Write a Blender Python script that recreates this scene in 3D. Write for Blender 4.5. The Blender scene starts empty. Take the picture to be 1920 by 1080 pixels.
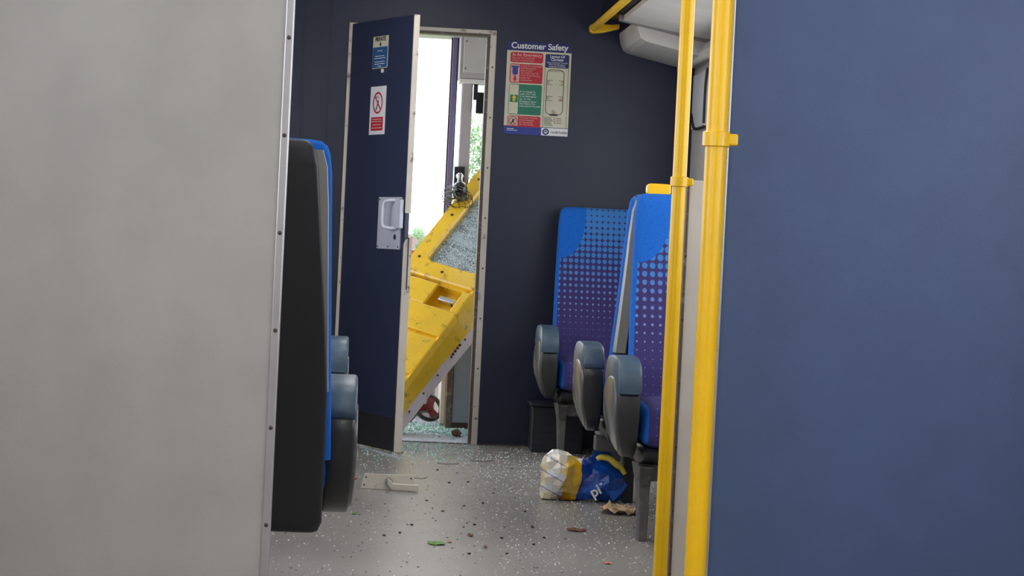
import bpy, bmesh, math, random
from mathutils import Vector, Matrix
SC = bpy.context.scene
PI = math.pi
R = math.radians
rnd = random.Random(7)

# ------------------------------------------------------------------ camera, sky, lamps, exposure
# X to the right across the carriage, Y along it towards the cab, Z up; the camera stands at (0, 0, .885)
F = 4100.0
CAMZ = .885
yv = Vector((650 - 960, 540 - 460, -F)).normalized()          # carriage axis in camera space
s_, c_ = math.sin(R(2.7)), math.cos(R(2.7))
zv = Vector((s_, c_, 0)); zv = (zv - yv * zv.dot(yv)).normalized()
xv = yv.cross(zv)
ROT = Matrix((xv, yv, zv))                                     # camera -> world
cam = bpy.data.cameras.new('camera'); cam.sensor_width = 36; cam.lens = F / 1920 * 36
cam.clip_end = 2000
cam_ob = bpy.data.objects.new('camera', cam); SC.collection.objects.link(cam_ob)
cam_ob.matrix_world = Matrix.Translation((0, 0, CAMZ)) @ ROT.to_4x4()
SC.camera = cam_ob

def at(px, py, Y=None, Z=None):
    """world point seen at a pixel, on the plane Y= or Z="""
    d = ROT @ Vector((px - 960, 540 - py, -F))
    t = Y / d.y if Y is not None else (Z - CAMZ) / d.z
    return Vector((0, 0, CAMZ)) + d * t

w = bpy.data.worlds.new('overcast_sky'); SC.world = w; w.use_nodes = True
bg = w.node_tree.nodes['Background']
bg.inputs[0].default_value = (.90, .94, 1, 1); bg.inputs[1].default_value = 3.6
SC.view_settings.view_transform = 'Standard'; SC.view_settings.look = 'None'
SC.view_settings.exposure = 0.0; SC.view_settings.gamma = 1; SC.view_settings.use_curve_mapping = False

def area(name, loc, sx, sy, power, col=(1, .96, .9), rot=(0, 0, 0)):
    l = bpy.data.lights.new(name, 'AREA'); l.shape = 'RECTANGLE'; l.size = sx; l.size_y = sy
    l.energy = power; l.color = col
    o = bpy.data.objects.new(name, l); o.location = loc; o.rotation_euler = rot
    SC.collection.objects.link(o); return o
for yy in (.2, 1.9, 3.6, 5.3, 7.0, 8.7):
    area('ceiling_lamp', (.33, yy, 2.13), .16, 1.2, 5)
area('cab_lamp', (.3, 10.9, 2.0), .3, .3, 2)

# ------------------------------------------------------------------ materials
def lin(c):
    f = lambda v: v / 12.92 if v <= .04045 else ((v + .055) / 1.055) ** 2.4
    return tuple(f(v / 255) for v in c) + (1,)

class Nt:
    def __init__(s, name):
        s.m = bpy.data.materials.new(name); s.m.use_nodes = True
        s.t = s.m.node_tree; s.b = s.t.nodes['Principled BSDF']
    def n(s, typ, **kw):
        k = s.t.nodes.new(typ)
        for a, v in kw.items(): setattr(k, a, v)
        return k
    def l(s, a, b): s.t.links.new(a, b)
    def math(s, op, a, b=None, c=None):
        k = s.n('ShaderNodeMath', operation=op)
        for i, v in enumerate((a, b, c)):
            if v is None: continue
            if isinstance(v, (int, float)): k.inputs[i].default_value = v
            else: s.l(v, k.inputs[i])
        return k.outputs[0]
    def mix(s, f, a, b):
        k = s.n('ShaderNodeMix', data_type='RGBA')
        if isinstance(f, (int, float)): k.inputs[0].default_value = f
        else: s.l(f, k.inputs[0])
        for i, v in ((6, a), (7, b)):
            if isinstance(v, tuple): k.inputs[i].default_value = v
            else: s.l(v, k.inputs[i])
        return k.outputs[2]
    def coord(s, scale=None, kind='Object'):
        tc = s.n('ShaderNodeTexCoord').outputs[kind]
        if scale is None: return tc
        mp = s.n('ShaderNodeMapping'); s.l(tc, mp.inputs[0]); mp.inputs['Scale'].default_value = scale
        return mp.outputs[0]
    def noise(s, scale, detail=3, vec=None, rough=.5):
        k = s.n('ShaderNodeTexNoise'); k.inputs['Scale'].default_value = scale
        k.inputs['Detail'].default_value = detail; k.inputs['Roughness'].default_value = rough
        s.l(vec if vec is not None else s.coord(), k.inputs['Vector']); return k.outputs['Fac']
    def ramp(s, f, lo, hi):
        k = s.n('ShaderNodeMapRange'); s.l(f, k.inputs[0])
        k.inputs[1].default_value = lo; k.inputs[2].default_value = hi; return k.outputs[0]
    def bump(s, h, strength=.2, dist=.002):
        k = s.n('ShaderNodeBump'); k.inputs['Strength'].default_value = strength
        k.inputs['Distance'].default_value = dist; s.l(h, k.inputs['Height'])
        s.l(k.outputs[0], s.b.inputs['Normal'])

def mat(name, col, rough=.5, metal=0, spots=None, spot_scale=30, lo=.5, hi=.75, bump=0, bscale=200, coat=0, spec=.5):
    """plain surface with optional wear of a second colour and fine relief"""
    q = Nt(name); b = q.b
    b.inputs['Roughness'].default_value = rough; b.inputs['Metallic'].default_value = metal
    b.inputs['Coat Weight'].default_value = coat; b.inputs['Specular IOR Level'].default_value = spec
    b.inputs['Coat Roughness'].default_value = .12
    base = lin(col)
    v = q.mix(q.ramp(q.noise(7, 4), .35, .65), base, tuple(min(1, x * 1.12) for x in base[:3]) + (1,))
    if spots: v = q.mix(q.ramp(q.noise(spot_scale, 6, rough=.65), lo, hi), v, lin(spots))
    q.l(v, b.inputs['Base Color'])
    if bump: q.bump(q.noise(bscale, 3), bump)
    return q.m

M = {}
M['navy_wall'] = mat('navy_laminate', (27, 33, 58), .36, bump=.25, bscale=350)
M['navy_door'] = mat('navy_door_paint', (44, 51, 76), .34, bump=.25, bscale=260)
M['navy_screen'] = mat('navy_screen_laminate', (66, 84, 122), .45, bump=.15, bscale=260)
M['grey_screen'] = mat('grey_screen_laminate', (160, 157, 153), .45, bump=.15, bscale=260)
M['kick'] = mat('dark_kick_plate', (40, 38, 42), .45, spots=(80, 76, 74), lo=.62, hi=.8)
M['cream_edge'] = mat('chipped_cream_paint', (206, 198, 186), .45, spots=(110, 92, 72), spot_scale=22, lo=.6, hi=.72)
M['jamb_dark'] = mat('brown_jamb', (88, 76, 68), .5, spots=(150, 140, 125), lo=.55, hi=.7)
M['cream'] = mat('cream_panel', (205, 200, 194), .5)
M['rack'] = mat('grey_rack_laminate', (182, 178, 172), .55)
M['rack_strip'] = mat('rack_bracket_grey', (120, 114, 114), .5)
M['cab_grey'] = mat('cab_grey_blue', (132, 146, 158), .5)
M['cab_light'] = mat('cab_light_grey', (166, 160, 158), .5)
M['ceiling'] = mat('ceiling_white', (214, 212, 206), .6)
M['yellow'] = mat('yellow_gloss_paint', (243, 190, 0), .28, coat=.15)
M['yellow_dirty'] = mat('scratched_yellow_paint', (244, 196, 30), .3, spots=(120, 96, 56), spot_scale=18, lo=.57, hi=.72, coat=.6)
M['flange'] = mat('pale_flange', (222, 208, 206), .45, spots=(130, 110, 100), lo=.6, hi=.75)
M['steel'] = mat('brushed_steel', (178, 176, 178), .35, .85, bump=.1, bscale=300)
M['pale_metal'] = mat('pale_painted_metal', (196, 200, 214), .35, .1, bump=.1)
M['warm_metal'] = mat('dull_cast_metal', (226, 218, 206), .4, 0, spots=(120, 112, 104), lo=.6, hi=.8)
M['chrome'] = mat('chrome', (220, 220, 225), .15, 1)
M['dark_brown'] = mat('dark_screw', (60, 44, 38), .5)
M['charcoal'] = mat('charcoal_shell_plastic', (38, 38, 42), .36, bump=.3, bscale=420)
M['arm_shell'] = mat('arm_shell_plastic', (48, 49, 52), .3, spots=(62, 62, 63), spot_scale=60, lo=.6, hi=.8, bump=.2)
M['arm_cover'] = mat('arm_cover_plastic', (98, 99, 100), .25, spots=(122, 122, 122), spot_scale=60, lo=.55, hi=.8, bump=.2)
M['arm_pad'] = mat('grey_blue_vinyl', (66, 86, 104), .36, spots=(50, 66, 82), lo=.5, hi=.8, bump=.2)
M['trim_and_glint'] = mat('pale_grey_trim_and_glint', (160, 160, 158), .4)
M['blue_fabric'] = mat('bright_blue_fabric', (18, 112, 214), .95, bump=.6, bscale=700)
M['leg'] = mat('seat_leg_grey', (82, 80, 80), .5, spots=(120, 118, 114), lo=.5, hi=.8)
M['black'] = mat('black_plastic', (24, 24, 27), .25, coat=.5)
M['dark_box'] = mat('dark_heater_casing', (34, 36, 44), .45, spots=(70, 70, 74), lo=.6, hi=.85)
M['red'] = mat('red_plastic', (96, 14, 24), .35)
M['rock'] = mat('brown_stone', (86, 62, 50), .85, spots=(140, 110, 90), lo=.5, hi=.7, bump=.8, bscale=60)
M['grass'] = mat('grass', (112, 132, 80), .9)
M['leaf'] = mat('green_leaf', (96, 140, 62), .5)
M['hazy_foliage'] = mat('glare_paled_foliage', (150, 176, 140), .9)  # leaf green lightened to put the bright sky's veiling glare into the colour
M['bark'] = mat('bark', (90, 76, 62), .9)
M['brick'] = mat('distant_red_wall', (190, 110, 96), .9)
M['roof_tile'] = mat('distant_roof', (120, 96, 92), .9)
M['paper'] = mat('brown_paper', (196, 168, 134), .8, spots=(120, 86, 60), spot_scale=40, lo=.5, hi=.7)
M['bark_chip'] = mat('dead_leaf_brown', (120, 78, 58), .8)
M['pinkish'] = mat('pinkish_paper', (190, 130, 110), .8)
M['dark_grit'] = mat('dark_grit', (46, 40, 42), .8)
M['banana'] = mat('banana_skin', (222, 202, 76), .5, spots=(190, 150, 60), lo=.55, hi=.7)
M['orange'] = mat('orange_plastic', (214, 128, 70), .5)
M['cab_floor'] = mat('pale_cab_floor', (176, 180, 192), .4)
M['seal'] = mat('window_rubber', (52, 38, 46), .5)
M['p_white'] = mat('poster_cream', (206, 202, 178), .5)
M['p_pure'] = mat('poster_white', (226, 226, 228), .5)
M['p_red'] = mat('poster_red', (186, 34, 50), .5)
M['p_green'] = mat('poster_green', (30, 118, 92), .5)
M['p_navy'] = mat('poster_navy', (32, 38, 98), .5)
M['p_blue'] = mat('poster_blue', (44, 58, 140), .5)
M['p_sky'] = mat('sticker_blue', (44, 88, 136), .5)
M['p_black'] = mat('poster_black', (40, 40, 46), .5)
M['p_yel'] = mat('poster_yellow', (222, 186, 40), .5)
M['p_pink'] = mat('poster_salmon', (216, 170, 160), .5)

def glass(name, tint, rough=0.0):
    q = Nt(name); q.b.inputs['Transmission Weight'].default_value = 1
    q.b.inputs['Roughness'].default_value = rough; q.b.inputs['Base Color'].default_value = tint
    q.b.inputs['IOR'].default_value = 1.02
    return q.m
M['rack_glass'] = glass('smoked_rack_glass', (.72, .72, .74, 1), .05)

def shattered():
    q = Nt('crazed_glass'); b = q.b
    v = q.n('ShaderNodeTexVoronoi', feature='DISTANCE_TO_EDGE'); v.inputs['Scale'].default_value = 85
    q.l(q.coord(), v.inputs['Vector'])
    e = q.ramp(v.outputs['Distance'], .03, .12)
    n = q.noise(9, 6, q.coord((1, 2.2, 1)), .7)
    c = q.mix(q.ramp(n, .4, .62), lin((78, 102, 114)), lin((172, 192, 200)))
    q.l(q.mix(e, lin((214, 226, 228)), c), b.inputs['Base Color'])
    b.inputs['Roughness'].default_value = .2; q.bump(q.math('ADD', v.outputs['Distance'], n), .8, .006)
    b.inputs['Transmission Weight'].default_value = .08
    return q.m
M['crazed'] = shattered()

def crumbs(name, col, col2):
    q = Nt(name); b = q.b
    g = q.n('ShaderNodeNewGeometry')
    q.l(q.mix(g.outputs['Random Per Island'], lin(col), lin(col2)), b.inputs['Base Color'])
    b.inputs['Roughness'].default_value = .08; b.inputs['Specular IOR Level'].default_value = .9
    return q.m
M['crumb'] = crumbs('glass_crumbs', (250, 252, 252), (196, 204, 202))
M['crumb_sea'] = crumbs('green_glass_crumbs', (214, 244, 240), (110, 176, 172))

def floor_mat():
    q = Nt('speckled_grey_vinyl'); b = q.b
    a = q.ramp(q.noise(1.3, 5), .3, .7)
    base = q.mix(a, lin((130, 126, 121)), lin((150, 146, 140)))
    f = q.ramp(q.noise(260, 2), .60, .66)
    base = q.mix(q.math('MULTIPLY', f, .22), base, lin((206, 204, 200)))
    d = q.ramp(q.noise(190, 2, q.coord((1.3, 1, 1))), .60, .68)
    base = q.mix(q.math('MULTIPLY', d, .3), base, lin((70, 66, 64)))
    q.l(base, b.inputs['Base Color'])
    q.l(q.math('ADD', q.math('MULTIPLY', q.noise(2.2, 4), .16), .28), b.inputs['Roughness'])
    b.inputs['Specular IOR Level'].default_value = .9
    q.bump(q.noise(300, 2), .25, .001)
    return q.m
M['floor'] = floor_mat()

def moquette():
    """purple seat cloth: halftone blue dots shrinking downwards, blue side edges, blue corner patch"""
    q = Nt('halftone_moquette'); b = q.b; b.inputs['Roughness'].default_value = .95
    sep = q.n('ShaderNodeSeparateXYZ'); q.l(q.coord(), sep.inputs[0]); x, z = sep.outputs[0], sep.outputs[2]
    px, pz = .0255, .0275
    fx = q.math('SUBTRACT', q.math('FRACT', q.math('DIVIDE', q.math('ADD', x, .5), px)), .5)
    fz = q.math('SUBTRACT', q.math('FRACT', q.math('DIVIDE', z, pz)), .5)
    r = q.math('SQRT', q.math('ADD', q.math('MULTIPLY', fx, fx), q.math('MULTIPLY', fz, fz)))
    k = q.n('ShaderNodeMapRange'); q.l(z, k.inputs[0])
    k.inputs[1].default_value = .56; k.inputs[2].default_value = 1.08; k.inputs[3].default_value = .06; k.inputs[4].default_value = .58
    dot = q.math('LESS_THAN', r, k.outputs[0])
    tone = q.mix(q.ramp(z, .62, .86), lin((128, 134, 190)), lin((60, 126, 200)))
    cloth = q.mix(q.ramp(q.noise(380, 2), .3, .7), lin((46, 42, 96)), lin((70, 58, 118)))
    c = q.mix(dot, cloth, tone)
    def patch(sign):
        u = q.math('MAXIMUM', 0, q.math('DIVIDE', q.math('ADD', q.math('MULTIPLY', x, sign), .215), .125))     # from the edge inwards
        v = q.math('DIVIDE', q.math('SUBTRACT', 1.11, z), .235)
        return q.math('LESS_THAN', q.math('ADD', q.math('POWER', q.math('ABSOLUTE', u), 2.4), q.math('POWER', q.math('ABSOLUTE', v), 2.4)), 1)
    blue = q.mix(q.ramp(q.noise(300, 3), .3, .7), lin((6, 88, 190)), lin((22, 112, 210)))
    c = q.mix(patch(1), c, blue)
    side = q.math('GREATER_THAN', q.math('ADD', q.math('ADD', q.math('ABSOLUTE', x), q.math('MULTIPLY', q.math('LESS_THAN', z, .452), .016)), q.math('MULTIPLY', q.math('MAXIMUM', 0, q.math('SUBTRACT', z, .45)), .043)), .222)
    c = q.mix(side, c, blue)
    q.l(c, b.inputs['Base Color']); q.bump(q.noise(700, 2), .5, .001)
    return q.m
M['moquette'] = moquette()

def bag_mat():
    q = Nt('printed_foil_bag'); b = q.b; b.inputs['Roughness'].default_value = .22
    sep = q.n('ShaderNodeSeparateXYZ'); q.l(q.coord(), sep.inputs[0]); x, y, z = sep.outputs
    n = q.math('MULTIPLY', q.math('SUBTRACT', q.noise(14, 3), .5), .05)
    t = q.math('ADD', q.math('ADD', x, n), q.math('MULTIPLY', z, -.12))
    white = q.mix(q.ramp(q.noise(30, 3), .45, .6), lin((214, 214, 216)), lin((232, 214, 176)))
    stripe = q.math('LESS_THAN', q.math('ABSOLUTE', q.math('SUBTRACT', q.math('FRACT', q.math('MULTIPLY', q.math('ADD', z, q.math('MULTIPLY', x, .5)), 17)), .5)), .03)
    white = q.mix(q.math('MULTIPLY', stripe, .8), white, lin((60, 70, 150)))
    yel = q.mix(q.ramp(q.noise(24, 3), .4, .62), lin((236, 178, 0)), lin((214, 180, 90)))
    blue = q.mix(q.ramp(q.noise(9, 3), .4, .6), lin((6, 54, 140)), lin((12, 88, 196)))
    c = q.mix(q.math('GREATER_THAN', t, -.094), white, yel)
    c = q.mix(q.math('GREATER_THAN', t, -.036), c, blue)
    q.l(c, b.inputs['Base Color']); b.inputs['Coat Weight'].default_value = .6
    q.bump(q.noise(22, 4), .7, .012)
    return q.m
M['bag'] = bag_mat()
M['bag_blue'] = mat('blue_foil', (14, 92, 200), .25, coat=.6, bump=.5, bscale=30)

# ------------------------------------------------------------------ mesh helpers
def link(name, bm, m, parent=None, smooth=False, bevel=0, seg=2, loc=None):
    me = bpy.data.meshes.new(name); bmesh.ops.recalc_face_normals(bm, faces=bm.faces); bm.to_mesh(me); bm.free()
    ms = m if isinstance(m, (list, tuple)) else [m]
    for x in ms: me.materials.append(M[x])
    o = bpy.data.objects.new(name, me); SC.collection.objects.link(o)
    if smooth:
        me.polygons.foreach_set('use_smooth', [True] * len(me.polygons)); me.set_sharp_from_angle(angle=R(48))
    if bevel:
        bv = o.modifiers.new('bevel', 'BEVEL'); bv.width = bevel; bv.segments = seg; bv.limit_method = 'ANGLE'
        bv.angle_limit = R(40)
    if parent: o.parent = parent
    if loc is not None: o.location = loc
    return o

def tag(o, label, cat, group=None, kind=None):
    o['label'] = label; o['category'] = cat
    if group: o['group'] = group
    if kind: o['kind'] = kind
    return o

def root(name, label, cat, loc=(0, 0, 0), rz=0, group=None):
    o = bpy.data.objects.new(name, None); SC.collection.objects.link(o)
    o.location = loc; o.rotation_euler = (0, 0, rz); o.empty_display_size = .05
    return tag(o, label, cat, group)

def struct(o): o['kind'] = 'structure'; return o
def NB(): return bmesh.new()

def box(bm, x0, x1, y0, y1, z0, z1, mtx=None):
    vs = [bm.verts.new((x, y, z)) for x in (x0, x1) for y in (y0, y1) for z in (z0, z1)]
    for f in ((0, 1, 3, 2), (4, 6, 7, 5), (0, 4, 5, 1), (2, 3, 7, 6), (0, 2, 6, 4), (1, 5, 7, 3)):
        bm.faces.new([vs[i] for i in f])
    if mtx is not None: bmesh.ops.transform(bm, matrix=mtx, verts=vs)
    return vs

def BX(name, m, x0, x1, y0, y1, z0, z1, parent=None, bevel=0):
    bm = NB(); box(bm, x0, x1, y0, y1, z0, z1); return link(name, bm, m, parent, bevel=bevel)

def loft(bm, rings, cap=True, close=True):
    rv = [[bm.verts.new(p) for p in r] for r in rings]
    n = len(rv[0])
    for a, b in zip(rv, rv[1:]):
        for i in range(n if close else n - 1):
            j = (i + 1) % n
            bm.faces.new((a[i], a[j], b[j], b[i]))
    if cap:
        bm.faces.new(rv[0]); bm.faces.new(rv[-1])
    return rv

def tube(bm, pts, r, n=12, cap=True):
    pts = [Vector(p) for p in pts]; rings = []
    rs = r if isinstance(r, (list, tuple)) else [r] * len(pts)
    ref = None
    for i, p in enumerate(pts):
        d = (pts[min(i + 1, len(pts) - 1)] - pts[max(i - 1, 0)]).normalized()
        if ref is None: ref = Vector((0, 0, 1)) if abs(d.z) < .9 else Vector((1, 0, 0))
        u = d.cross(ref).normalized(); v = u.cross(d); ref = v
        rings.append([p + (u * math.cos(2 * PI * k / n) + v * math.sin(2 * PI * k / n)) * rs[i] for k in range(n)])
    loft(bm, rings, cap)

def ring_tube(bm, c, ax, R0, r, n=28, m=8):
    """torus round centre c with axis ax"""
    ax = Vector(ax).normalized(); u = ax.orthogonal().normalized(); v = ax.cross(u)
    vs = []
    for i in range(n):
        a = 2 * PI * i / n; d = u * math.cos(a) + v * math.sin(a)
        vs.append([bm.verts.new(Vector(c) + d * (R0 + r * math.cos(2 * PI * k / m)) + ax * r * math.sin(2 * PI * k / m)) for k in range(m)])
    for i in range(n):
        a, b = vs[i], vs[(i + 1) % n]
        for k in range(m):
            l = (k + 1) % m; bm.faces.new((a[k], a[l], b[l], b[k]))

def sup(cx, cy, hx, hy, z, n=28, e=4):
    out = []
    for i in range(n):
        a = 2 * PI * i / n; c, s = math.cos(a), math.sin(a)
        out.append((cx + hx * math.copysign(abs(c) ** (2 / e), c), cy + hy * math.copysign(abs(s) ** (2 / e), s), z))
    return out

def prism(bm, pts, x0, x1, bev=.01):
    """profile in the YZ plane, thickened along X with rounded rims"""
    cy = sum(p[0] for p in pts) / len(pts); cz = sum(p[1] for p in pts) / len(pts)
    sy = max(abs(p[0] - cy) for p in pts); sz = max(abs(p[1] - cz) for p in pts)
    rings = []
    for x, k in ((x0, 1), (x0 + bev * .3, .35), (x0 + bev, 0), (x1 - bev, 0), (x1 - bev * .3, .35), (x1, 1)):
        fy, fz = 1 - k * bev / sy, 1 - k * bev / sz
        rings.append([(x, cy + (p[0] - cy) * fy, cz + (p[1] - cz) * fz) for p in pts])
    loft(bm, rings)

def smoothline(pts, n=6, closed=True):
    """Catmull-Rom through 2-D or 3-D points"""
    P = [Vector(p) for p in pts]; out = []; N = len(P)
    for i in range(N if closed else N - 1):
        if closed: a, b, c, d = P[i - 1], P[i], P[(i + 1) % N], P[(i + 2) % N]
        else: a, b, c, d = P[max(i - 1, 0)], P[i], P[i + 1], P[min(i + 2, N - 1)]
        for k in range(n):
            t = k / n
            out.append(.5 * ((2 * b) + (c - a) * t + (2 * a - 5 * b + 4 * c - d) * t * t + (3 * b - a - 3 * c + d) * t ** 3))
    if not closed: out.append(P[-1])
    return out

def text(name, s, size, m, parent, x, z, y=-.004, align='LEFT', bold=0, rot=0, space=1, sx=1):
    """flat print facing local -Y"""
    c = bpy.data.curves.new(name, 'FONT'); c.body = s; c.size = size; c.align_x = align; c.offset = bold
    c.space_line = space; c.materials.append(M[m]); c.extrude = .0001
    o = bpy.data.objects.new(name, c); SC.collection.objects.link(o); o.parent = parent
    o.location = (x, y, z); o.rotation_euler = (PI / 2, 0, 0)
    if rot: o.rotation_euler = (Matrix.Rotation(rot, 3, 'Y') @ Matrix.Rotation(PI / 2, 3, 'X')).to_euler()
    o.scale = (sx, 1, 1)
    return o

def rrect(bm, x0, x1, z0, z1, y0, y1, r=.004):
    """thin rounded plate in the XZ plane"""
    pts = []
    for cx, cz, a0 in ((x1 - r, z1 - r, 0), (x0 + r, z1 - r, 90), (x0 + r, z0 + r, 180), (x1 - r, z0 + r, 270)):
        for k in range(4):
            a = R(a0 + 30 * k); pts.append((cx + r * math.cos(a), cz + r * math.sin(a)))
    loft(bm, [[(p[0], y, p[1]) for p in pts] for y in (y0, y1)])

def RR(name, m, x0, x1, z0, z1, parent, y0=-.002, y1=0, r=.004):
    bm = NB(); rrect(bm, x0, x1, z0, z1, y0, y1, r); return link(name, bm, m, parent)

# ------------------------------------------------------------------ the setting
XL, XR, YB, YE, HC = -.90, 1.56, -2.6, 10.0, 2.2
def holed_wall(name, m, axis, a0, a1, lo, hi, z0, z1, holes):
    """wall slab (axis 'x': plane of constant X from a0 to a1 spanning Y lo..hi) with rectangular holes"""
    us = sorted({lo, hi, *[h[0] for h in holes], *[h[1] for h in holes]})
    zs = sorted({z0, z1, *[h[2] for h in holes], *[h[3] for h in holes]})
    bm = NB()
    for u0, u1 in zip(us, us[1:]):
        for v0, v1 in zip(zs, zs[1:]):
            cu, cv = (u0 + u1) / 2, (v0 + v1) / 2
            if any(h[0] < cu < h[1] and h[2] < cv < h[3] for h in holes): continue
            if axis == 'x': box(bm, a0, a1, u0, u1, v0, v1)
            else: box(bm, u0, u1, a0, a1, v0, v1)
    bmesh.ops.remove_doubles(bm, verts=bm.verts, dist=1e-5)
    return struct(link(name, bm, m))

struct(BX('floor', 'floor', XL - .06, XR + .06, YB, 11.7, -.05, 0))
struct(BX('floor_cab', 'cab_floor', XL, XR - .1, 10.045, 11.5, 0, .003))
struct(BX('ceiling', 'ceiling', XL - .06, XR + .06, YB, YE + .04, HC, HC + .05))
win = [(-1.9, -.5, .92, 1.75), (.1, 1.3, .92, 1.75), (1.7, 3.1, .92, 1.75), (4.1, 5.5, .92, 1.72), (5.9, 7.3, .92, 1.72), (7.7, 9.1, .92, 1.72)]
holed_wall('wall_left', 'cream', 'x', XL - .06, XL, YB, YE, 0, HC, win)
holed_wall('wall_right', 'cream', 'x', XR, XR + .06, YB, YE, 0, HC, win)
holed_wall('wall_front', 'navy_wall', 'y', YE, YE + .04, XL, XR, 0, HC, [(0, .60, -.01, 1.872)])
struct(BX('wall_back', 'cream', XL, XR, YB - .04, YB, 0, HC))
BXs = lambda *a, **k: struct(BX(*a, **k))
def opening_loop(x, y0, y1, z0, z1, r):
    pts = []
    for cy, cz, a0 in ((y1 - r, z1 - r, 0), (y0 + r, z1 - r, 90), (y0 + r, z0 + r, 180), (y1 - r, z0 + r, 270)):
        for k in range(6):
            a = R(a0 + 18 * k); pts.append((x, cy + r * math.cos(a), cz + r * math.sin(a)))
    return pts + [pts[0]]
wi = 1
for x, ys in ((XR - .005, win), (XL + .005, win)):
    for h in ys:
        bm = NB(); tube(bm, opening_loop(x, h[0] - .01, h[1] + .01, h[2] - .01, h[3] + .01, .07), .014, 8)
        o = struct(link('window_%d' % wi, bm, 'seal', smooth=True)); wi += 1
# skirting and coving that show beside the racks
BXs('baseboard_front', 'jamb_dark', .645, XR, YE - .006, YE, 0, .006)
# door frame round the cab doorway
fr = struct(bpy.data.objects.new('door_1', None)); SC.collection.objects.link(fr); fr.location = (0, YE, 0)
BX('jamb', 'cream_edge', -.034, -.004, -.012, .05, 0, 1.898, fr, .002)
BX('jamb', 'cream_edge', .610, .638, -.012, .05, 0, 1.898, fr, .002)
BX('header', 'cream_edge', -.034, .638, -.0125, .05, 1.880, 1.898, fr, .002)
BX('reveal', 'jamb_dark', .596, .610, -.006, .06, 0, 1.868, fr)
BX('reveal', 'jamb_dark', 0, .610, -.006, .06, 1.869, 1.880, fr)
bm = NB(); box(bm, 0, .592, -.004, .004, 0, .003); link('threshold_strip', bm, 'dark_brown', fr)
bm = NB()
for k in range(8): bmesh.ops.create_uvsphere(bm, u_segments=8, v_segments=5, radius=.004, matrix=Matrix.Translation((.625, -.013, .12 + .23 * k)))
link('screws', bm, 'dark_brown', fr)['kind'] = 'stuff'
# fine panel joints on the navy bulkhead
for k, x in enumerate((-.24, -.12)):
    BXs('trim_%d' % (k + 1), 'navy_wall', x, x + .004, YE - .003, YE, 0, HC)

# ------------------------------------------------------------------ driver's cab beyond the doorway
struct(holed_wall('wall_cab_right', 'cab_light', 'x', XR - .1, XR - .04, 10.04, 11.6, 0, 2.1, [(10.5, 11.3, .9, 1.75)]))
BXs('ceiling_cab', 'cab_light', XL, XR, 10.04, 11.6, 2.0, 2.06)
BXs('wall_cab_front', 'cab_light', XL, XR - .1, 11.5, 11.56, 0, .62)
t = root('windscreen_post', 'dark lavender-grey windscreen post left of the cream cab pillar', 'post', (0, 11.5, 0))
a = at(853, 300, Y=11.5)
tone = mat('dark_lavender_paint', (108, 96, 128), .5); M['lav'] = tone
BX('post_core', 'lav', .506, .532, -.03, .03, .62, 2.0, t, .004)
BX('rubber_seal', 'seal', .499, .506, -.02, .02, .62, 2.0, t)
BX('edge_trim', 'p_sky', .532, .539, -.02, .02, .62, 2.0, t)
t = root('cab_pillar', 'cream corner pillar inside the cab carrying the black fan', 'pillar', (0, 11.36, 0))
BX('column', 'cab_light', .556, .614, -.03, .03, 0, 1.755, t, .006)
BX('ledge', 'cream', .540, .82, -.06, .06, 1.752, 1.775, t, .004)
t = root('overhead_locker', 'grey metal locker panel above the cab pillar', 'locker', (0, 11.3, 1.777))
BX('casing', 'cab_light', .538, .86, 0, .2, 0, .222, t, .004)
BX('cover_panel', 'rack', .556, .86, -.008, 0, .03, .215, t, .003)
bm = NB()
for x, z in ((.568, .05), (.568, .19)): bmesh.ops.create_uvsphere(bm, u_segments=8, v_segments=5, radius=.004, matrix=Matrix.Translation((x, -.009, z)))
link('screws', bm, 'dark_brown', bpy.data.objects['cover_panel'])['kind'] = 'stuff'
t = root('sun_blind_box', 'black blind box at the head of the cab side window', 'blind', (0, 11.34, 1.60))
BX('housing', 'black', .632, .84, -.03, .03, 0, .11, t, .006)
BX('lip', 'kick', .618, .640, -.02, .02, .07, .15, t, .003)
# fan on the pillar
fp = at(862, 362, Y=11.2)
t = root('cab_fan', 'black wire-caged fan mounted on the cream cab pillar', 'fan', fp)
BX('mounting_plate', 'black', -.028, .028, .11, .128, .02, .14, t, .003)
bm = NB(); tube(bm, [(0, .11, .10), (0, .06, .085), (0, .02, .05)], [.012, .013, .016], 12); link('neck', bm, 'black', t, True)
bm = NB(); bmesh.ops.create_uvsphere(bm, u_segments=8, v_segments=6, radius=.02, matrix=Matrix.Translation((0, .075, .088))); link('neck_joint', bm, 'chrome', t, True)
bm = NB(); bmesh.ops.create_uvsphere(bm, u_segments=24, v_segments=14, radius=1, matrix=Matrix.Translation((0, 0, .012)) @ Matrix.Diagonal((.041, .045, .05, 1)))
link('motor_housing', bm, 'black', t, True)
ax = Vector((-.35, -.55, -.8)).normalized(); cc = Vector((-.012, -.02, -.028))
bm = NB(); wires = ((.084, 0), (.076, .022), (.058, .034), (.028, .04), (.076, -.02), (.05, -.03))
for rr, hh in wires: ring_tube(bm, cc + ax * hh, ax, rr, .0016, 32, 6)
u = ax.orthogonal().normalized(); v = ax.cross(u)
for k in range(14):
    a = 2 * PI * k / 14; d = u * math.cos(a) + v * math.sin(a)
    tube(bm, [cc + ax * .04 + d * .02, cc + ax * .034 + d * .058, cc + ax * .022 + d * .076, cc + d * .084, cc - ax * .02 + d * .076, cc - ax * .03 + d * .05], .0013, 5)
link('wire_cage', bm, 'black', t, True)
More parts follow.
